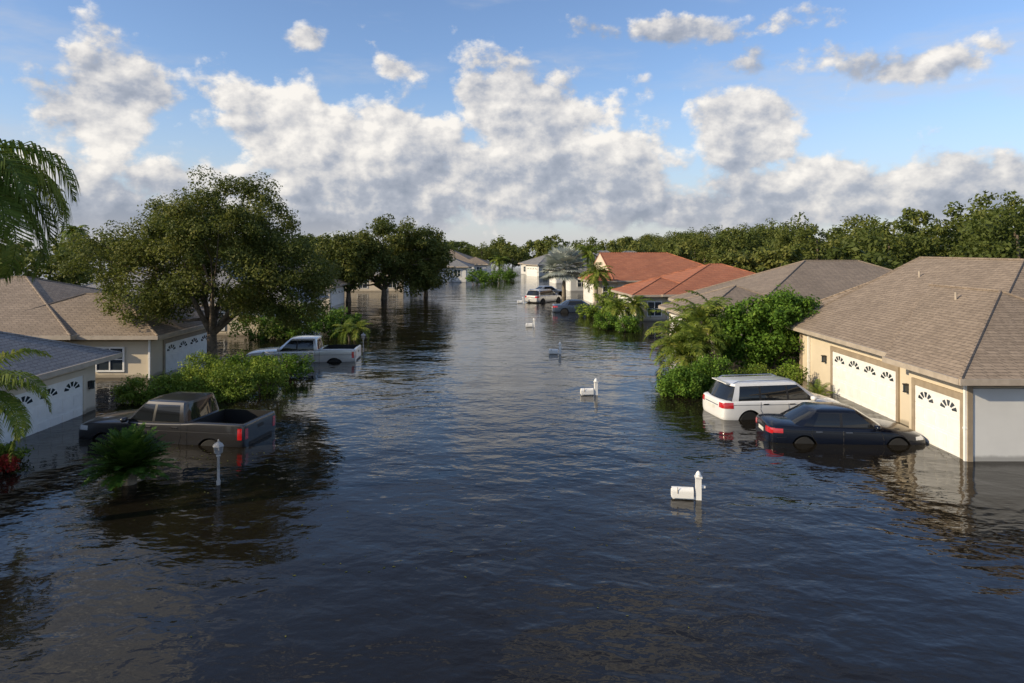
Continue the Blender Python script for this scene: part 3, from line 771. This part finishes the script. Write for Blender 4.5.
def tree_mass(name, specs, seed, leaf, per, ncl, mat='far'):
    rng = np.random.default_rng(seed); VV = []; vv = []; NN = 0
    e = empty(name, (0, 0, 0)); b = MB()
    for (x, y, h, w) in specs:
        P = crown_clumps(rng, (x, y, h*0.56), (w*0.5, w*0.5, h*0.46), ncl, inner=0.45)
        P = P[(P[:, 2] > 0.3)]
        R = rng.uniform(0.08, 0.15, len(P))*w*1.0
        V, var, N = leaves(rng, P, R, per, leaf*(0.8+0.5*rng.random()))
        VV.append(V); vv.append(np.clip(var*0.7+rng.random()*0.4-0.03, 0, 1)); NN += N
        b.tube([(x, y, -0.9), (x+0.2, y, h*0.3), (x, y, h*0.7)], [0.25, 0.2, 0.08], 'bark', 6)
    npmesh('foliage', np.concatenate(VV), NN, np.concatenate(vv), [mat], e)
    b.obj('trunks', e)
R = random.Random(5)
sp = []
for i in range(40):
    y = 54+i*5; sp.append((38+R.uniform(-3, 5)+i*0.05, y, R.uniform(7.2, 10.2)+ (0.6 if i < 6 else 0), R.uniform(6, 9.5)))
for i in range(24):
    y = 60+i*8; sp.append((47+R.uniform(-4, 4), y, R.uniform(8.8, 11.4), R.uniform(7, 11)))
tree_mass('distant_trees', sp, 61, 0.36, 60, 75)
sp = []
for i in range(60):
    x = -150+i*5.2+R.uniform(-2, 2); sp.append((x, 215+R.uniform(-20, 30), R.uniform(6.5, 10.5), R.uniform(9, 14)))
tree_mass('distant_trees', sp, 62, 0.8, 40, 45)
sp = []
for i in range(30):
    y = 66+i*6; sp.append((-52-R.uniform(0, 8)+i*0.35, y, R.uniform(6.0, 8.6), R.uniform(7, 10)))
tree_mass('distant_trees', sp, 63, 0.5, 40, 50)
sp = [(-24, 96, 7.5, 8), (-22, 108, 7, 8), (-20, 118, 7, 8), (-28, 70, 6.5, 7), (24, 74, 6.5, 6), (22, 92, 7, 7), (20, 112, 8, 8), (14, 136, 8, 9), (12, 165, 8, 10), (-14, 165, 8, 10), (-20, 140, 8, 9), (0, 185, 7, 10), (-8, 180, 7.5, 10), (28, 56, 6.2, 6), (26, 66, 7, 6)]
tree_mass('distant_trees', sp, 64, 0.45, 60, 60)

# floating leaf litter on the water
rng = np.random.default_rng(77); LV = []; lv = []
for (cx, cy, s, n) in ((-9.5, 19.0, 1.6, 160), (-11.5, 25.5, 1.6, 160), (6.6, 26.0, 1.2, 120), (-4, 14, 3.5, 70), (6, 20, 3.0, 60)):
    for k in range(n):
        px_, py_ = cx+rng.normal()*s, cy+rng.normal()*s*0.6; a = rng.random()*6.28; r_ = 0.02+0.025*rng.random()
        ca, sa = math.cos(a)*r_, math.sin(a)*r_
        LV.append([(px_-ca, py_-sa, 0.006), (px_+sa*0.5, py_-ca*0.5, 0.008), (px_+ca, py_+sa, 0.006), (px_-sa*0.5, py_+ca*0.5, 0.008)]); lv.append(rng.random())
npmesh('floating_leaves', np.array(LV), len(LV), np.array(lv), ['oak'])

# ------------------------------------------------------------ ground & water
b = MB(); b.box(-2500, 2500, -600, 4000, -1.2, -0.75, simple('submerged_ground', (0.05, 0.045, 0.035), 0.9)); b.obj('ground')
m, nt, p = newmat('flood_water')
tc = nt.n('ShaderNodeTexCoord').outputs['Object']
sx = nt.n('ShaderNodeSeparateXYZ'); nt.put(sx.inputs[0], tc)
vec = nt.comb(nt.m('MULTIPLY', sx.outputs[0], 0.7), sx.outputs[1], 0)
vr = nt.n('ShaderNodeVectorRotate', rotation_type='Z_AXIS'); nt.put(vr.inputs['Vector'], vec); vr.inputs['Angle'].default_value = 0.35
v2 = vr.outputs[0]
patchy = nt.smooth(nt.noise(tc, 0.07, 2, 0.55), 0.35, 0.65)
n0 = nt.noise(v2, 0.45, 1, 0.5, 0.3); n1 = nt.noise(v2, 1.5, 2, 0.45, 0.4); n2 = nt.noise(v2, 5.0, 2, 0.5, 0.3)
amp = nt.m('ADD', nt.m('MULTIPLY', patchy, 0.7), 0.4)
hgt = nt.m('ADD', nt.m('MULTIPLY', n0, 0.055), nt.m('MULTIPLY', amp, nt.m('ADD', nt.m('MULTIPLY', n1, 0.046), nt.m('MULTIPLY', n2, 0.012))))
bp = nt.n('ShaderNodeBump'); bp.inputs['Strength'].default_value = 1.0; bp.inputs['Distance'].default_value = 1.0
nt.put(bp.inputs['Height'], hgt); nt.put(p.inputs['Normal'], bp.outputs[0])
nt.put(p.inputs['Base Color'], (0.011, 0.009, 0.006, 1))
p.inputs['Roughness'].default_value = 0.04; p.inputs['IOR'].default_value = 1.333
b = MB(); b.poly([(-2500, -600, 0), (2500, -600, 0), (2500, 4000, 0), (-2500, 4000, 0)], m); b.obj('water')

# ------------------------------------------------------------ sky & sun
SV = Vector((-0.88, -0.36, 0.42)).normalized()
elev = math.asin(SV.z); rot = math.atan2(SV.x, SV.y)
w = bpy.data.worlds.new("World"); scene.world = w; w.use_nodes = True
nt = NT(w.node_tree); bg = w.node_tree.nodes['Background']
sky = nt.n('ShaderNodeTexSky', sky_type='NISHITA'); sky.sun_disc = False
sky.sun_elevation = elev; sky.sun_rotation = rot % (2*math.pi); sky.air_density = 1.0; sky.dust_density = 0.6; sky.ozone_density = 1.5
g = nt.n('ShaderNodeTexCoord').outputs['Generated']
sx = nt.n('ShaderNodeSeparateXYZ'); nt.put(sx.inputs[0], g)
x, y, z = sx.outputs
az = nt.m('ARCTAN2', x, y)
hl = nt.m('SQRT', nt.m('ADD', nt.m('ADD', nt.m('MULTIPLY', x, x), nt.m('MULTIPLY', y, y)), 1e-4))
t = nt.m('DIVIDE', z, hl)
def AT(px, py):
    a = math.atan((px-512)/683); return a, (248-py)/683*math.cos(a)
blobs = [
 (105,122,56,60,0.80),(50,200,130,34,0.78),(190,180,90,34,0.76),
 (285,135,62,44,0.84),(395,145,90,46,0.84),(530,125,72,52,0.86),(620,170,80,36,0.80),(460,190,280,34,0.82),
 (745,135,55,44,0.76),(820,190,150,30,0.74),(980,190,120,28,0.70),
 (300,38,28,15,0.50),(395,70,34,13,0.50),(650,32,110,15,0.50),(775,64,60,17,0.53),(940,62,110,19,0.54),
 (250,215,280,22,0.74),(690,208,200,22,0.7),(90,-170,130,80,0.58),(640,-190,120,60,0.5)]
acc = None; sh = None
for (px, py, sxx, syy, amp_) in blobs:
    a0, t0 = AT(px, py); sa = sxx/683*math.cos(a0)**2; st = syy/683
    da = nt.m('MULTIPLY', nt.m('SUBTRACT', az, a0), 1/sa); dt = nt.m('MULTIPLY', nt.m('SUBTRACT', t, t0), 1/st)
    gsn = nt.m('MULTIPLY', nt.m('EXPONENT', nt.m('MULTIPLY', nt.m('ADD', nt.m('MULTIPLY', da, da), nt.m('MULTIPLY', dt, dt)), -0.65)), amp_)
    s_ = nt.m('MULTIPLY', gsn, dt)
    acc = gsn if acc is None else nt.m('MAXIMUM', acc, gsn)
    sh = s_ if sh is None else nt.m('ADD', sh, s_)
P = nt.comb(az, nt.m('MULTIPLY', t, 1.25), 0.0)
gen = nt.noise(nt.comb(x, y, nt.m('MULTIPLY', z, 2.0)), 2.2, 2, 0.5)
behind = nt.smooth(nt.m('ABSOLUTE', az), 0.68, 0.95)
high = nt.smooth(t, 0.42, 0.58)
els = nt.m('MULTIPLY', nt.m('MAXIMUM', behind, high), nt.m('MULTIPLY', nt.smooth(gen, 0.44, 0.68), 0.60))
acc = nt.m('MAXIMUM', acc, els)
def dens(off, det):
    va = nt.n('ShaderNodeVectorMath', operation='ADD'); nt.put(va.inputs[0], P); va.inputs[1].default_value = off
    nz = nt.noise(va.outputs[0], 9.0, det, 0.60, 0.0)
    vo = nt.n('ShaderNodeTexVoronoi', feature='F1', voronoi_dimensions='2D'); vo.normalize = True
    wv = nt.n('ShaderNodeVectorMath', operation='MULTIPLY_ADD'); nt.put(wv.inputs[0], nt.comb(nz, nz, 0)); wv.inputs[1].default_value = (0.06, -0.05, 0); nt.put(wv.inputs[2], va.outputs[0])
    nt.put(vo.inputs['Vector'], wv.outputs[0]); vo.inputs['Scale'].default_value = 17; vo.inputs['Detail'].default_value = 2.0; vo.inputs['Roughness'].default_value = 0.5
    bil = nt.m('SUBTRACT', 0.75, vo.outputs['Distance'])
    return nt.m('ADD', nt.m('MULTIPLY', nz, 0.84), nt.m('MULTIPLY', bil, 0.19))
d0 = dens((0.37, 0.11, 3.1), 9); d1 = dens((0.37-0.014, 0.11+0.014, 3.1), 5)
dd_ = nt.m('ADD', acc, nt.m('MULTIPLY', nt.m('SUBTRACT', d0, 0.5), 2.2))
alpha = nt.smooth(dd_, 0.28, 0.52)
lit = nt.m('ADD', nt.m('MULTIPLY', nt.m('SUBTRACT', d0, d1), 3.4), nt.m('MULTIPLY', sh, 0.30))
lit = nt.m('ADD', lit, 0.58)
# big soft light and dark areas inside the bank
soft = nt.noise(nt.comb(az, nt.m('MULTIPLY', t, 2.2), 7.7), 5.5, 2, 0.5)
lit = nt.m('ADD', lit, nt.m('MULTIPLY', nt.m('SUBTRACT', soft, 0.5), 1.1))
thick = nt.smooth(dd_, 0.45, 1.1)
lit = nt.m('SUBTRACT', lit, nt.m('MULTIPLY', thick, 0.14), clamp=True)
ccol = nt.ramp(lit, [(0.0, (2.9, 3.3, 4.1)), (0.35, (4.3, 4.6, 5.3)), (0.65, (7.0, 6.85, 6.8)), (1.0, (10.0, 9.5, 8.8))])
skyc = nt.mix(1.0, sky.outputs[0], (1.40, 1.52, 1.78, 1), 'MULTIPLY')
haze = nt.m('MULTIPLY', nt.m('SUBTRACT', 1.0, nt.smooth(t, 0.0, 0.26)), 0.6)
skyc = nt.mix(haze, skyc, (5.2, 5.7, 6.6, 1))
# thin high veil, stretched sideways
veil = nt.smooth(nt.noise(nt.comb(nt.m('MULTIPLY', az, 1.3), nt.m('MULTIPLY', t, 4.5), 1.3), 2.6, 5, 0.62), 0.48, 0.78)
skyc = nt.mix(nt.m('MULTIPLY', veil, 0.5), skyc, (6.2, 6.3, 6.7, 1))
out = nt.mix(nt.m('MULTIPLY', alpha, 0.95), skyc, ccol)
low = nt.m('MULTIPLY', nt.m('SUBTRACT', 1.0, nt.smooth(t, -0.01, 0.06)), 0.5)
out = nt.mix(low, out, (6.8, 6.5, 6.3, 1))
nt.put(bg.inputs['Color'], out); bg.inputs['Strength'].default_value = 0.1
try:
    w.cycles.sampling_method = 'MANUAL'; w.cycles.sample_map_resolution = 512
except Exception as ex: print(ex)

sl = bpy.data.lights.new('sun', 'SUN'); sl.energy = 5.0; sl.angle = math.radians(0.5); sl.color = (1.0, 0.83, 0.58)
so = bpy.data.objects.new('sun', sl); scene.collection.objects.link(so)
so.rotation_euler = SV.to_track_quat('Z', 'Y').to_euler(); so.location = (0, 0, 50)

cam = bpy.data.cameras.new('camera'); co = bpy.data.objects.new('camera', cam); scene.collection.objects.link(co)
co.location = (0, 0, 6); co.rotation_euler = (math.radians(90), 0, 0)
cam.sensor_width = 36; cam.lens = 24; cam.shift_y = -93.5/1024; cam.clip_end = 6000; cam.clip_start = 0.1
scene.camera = co
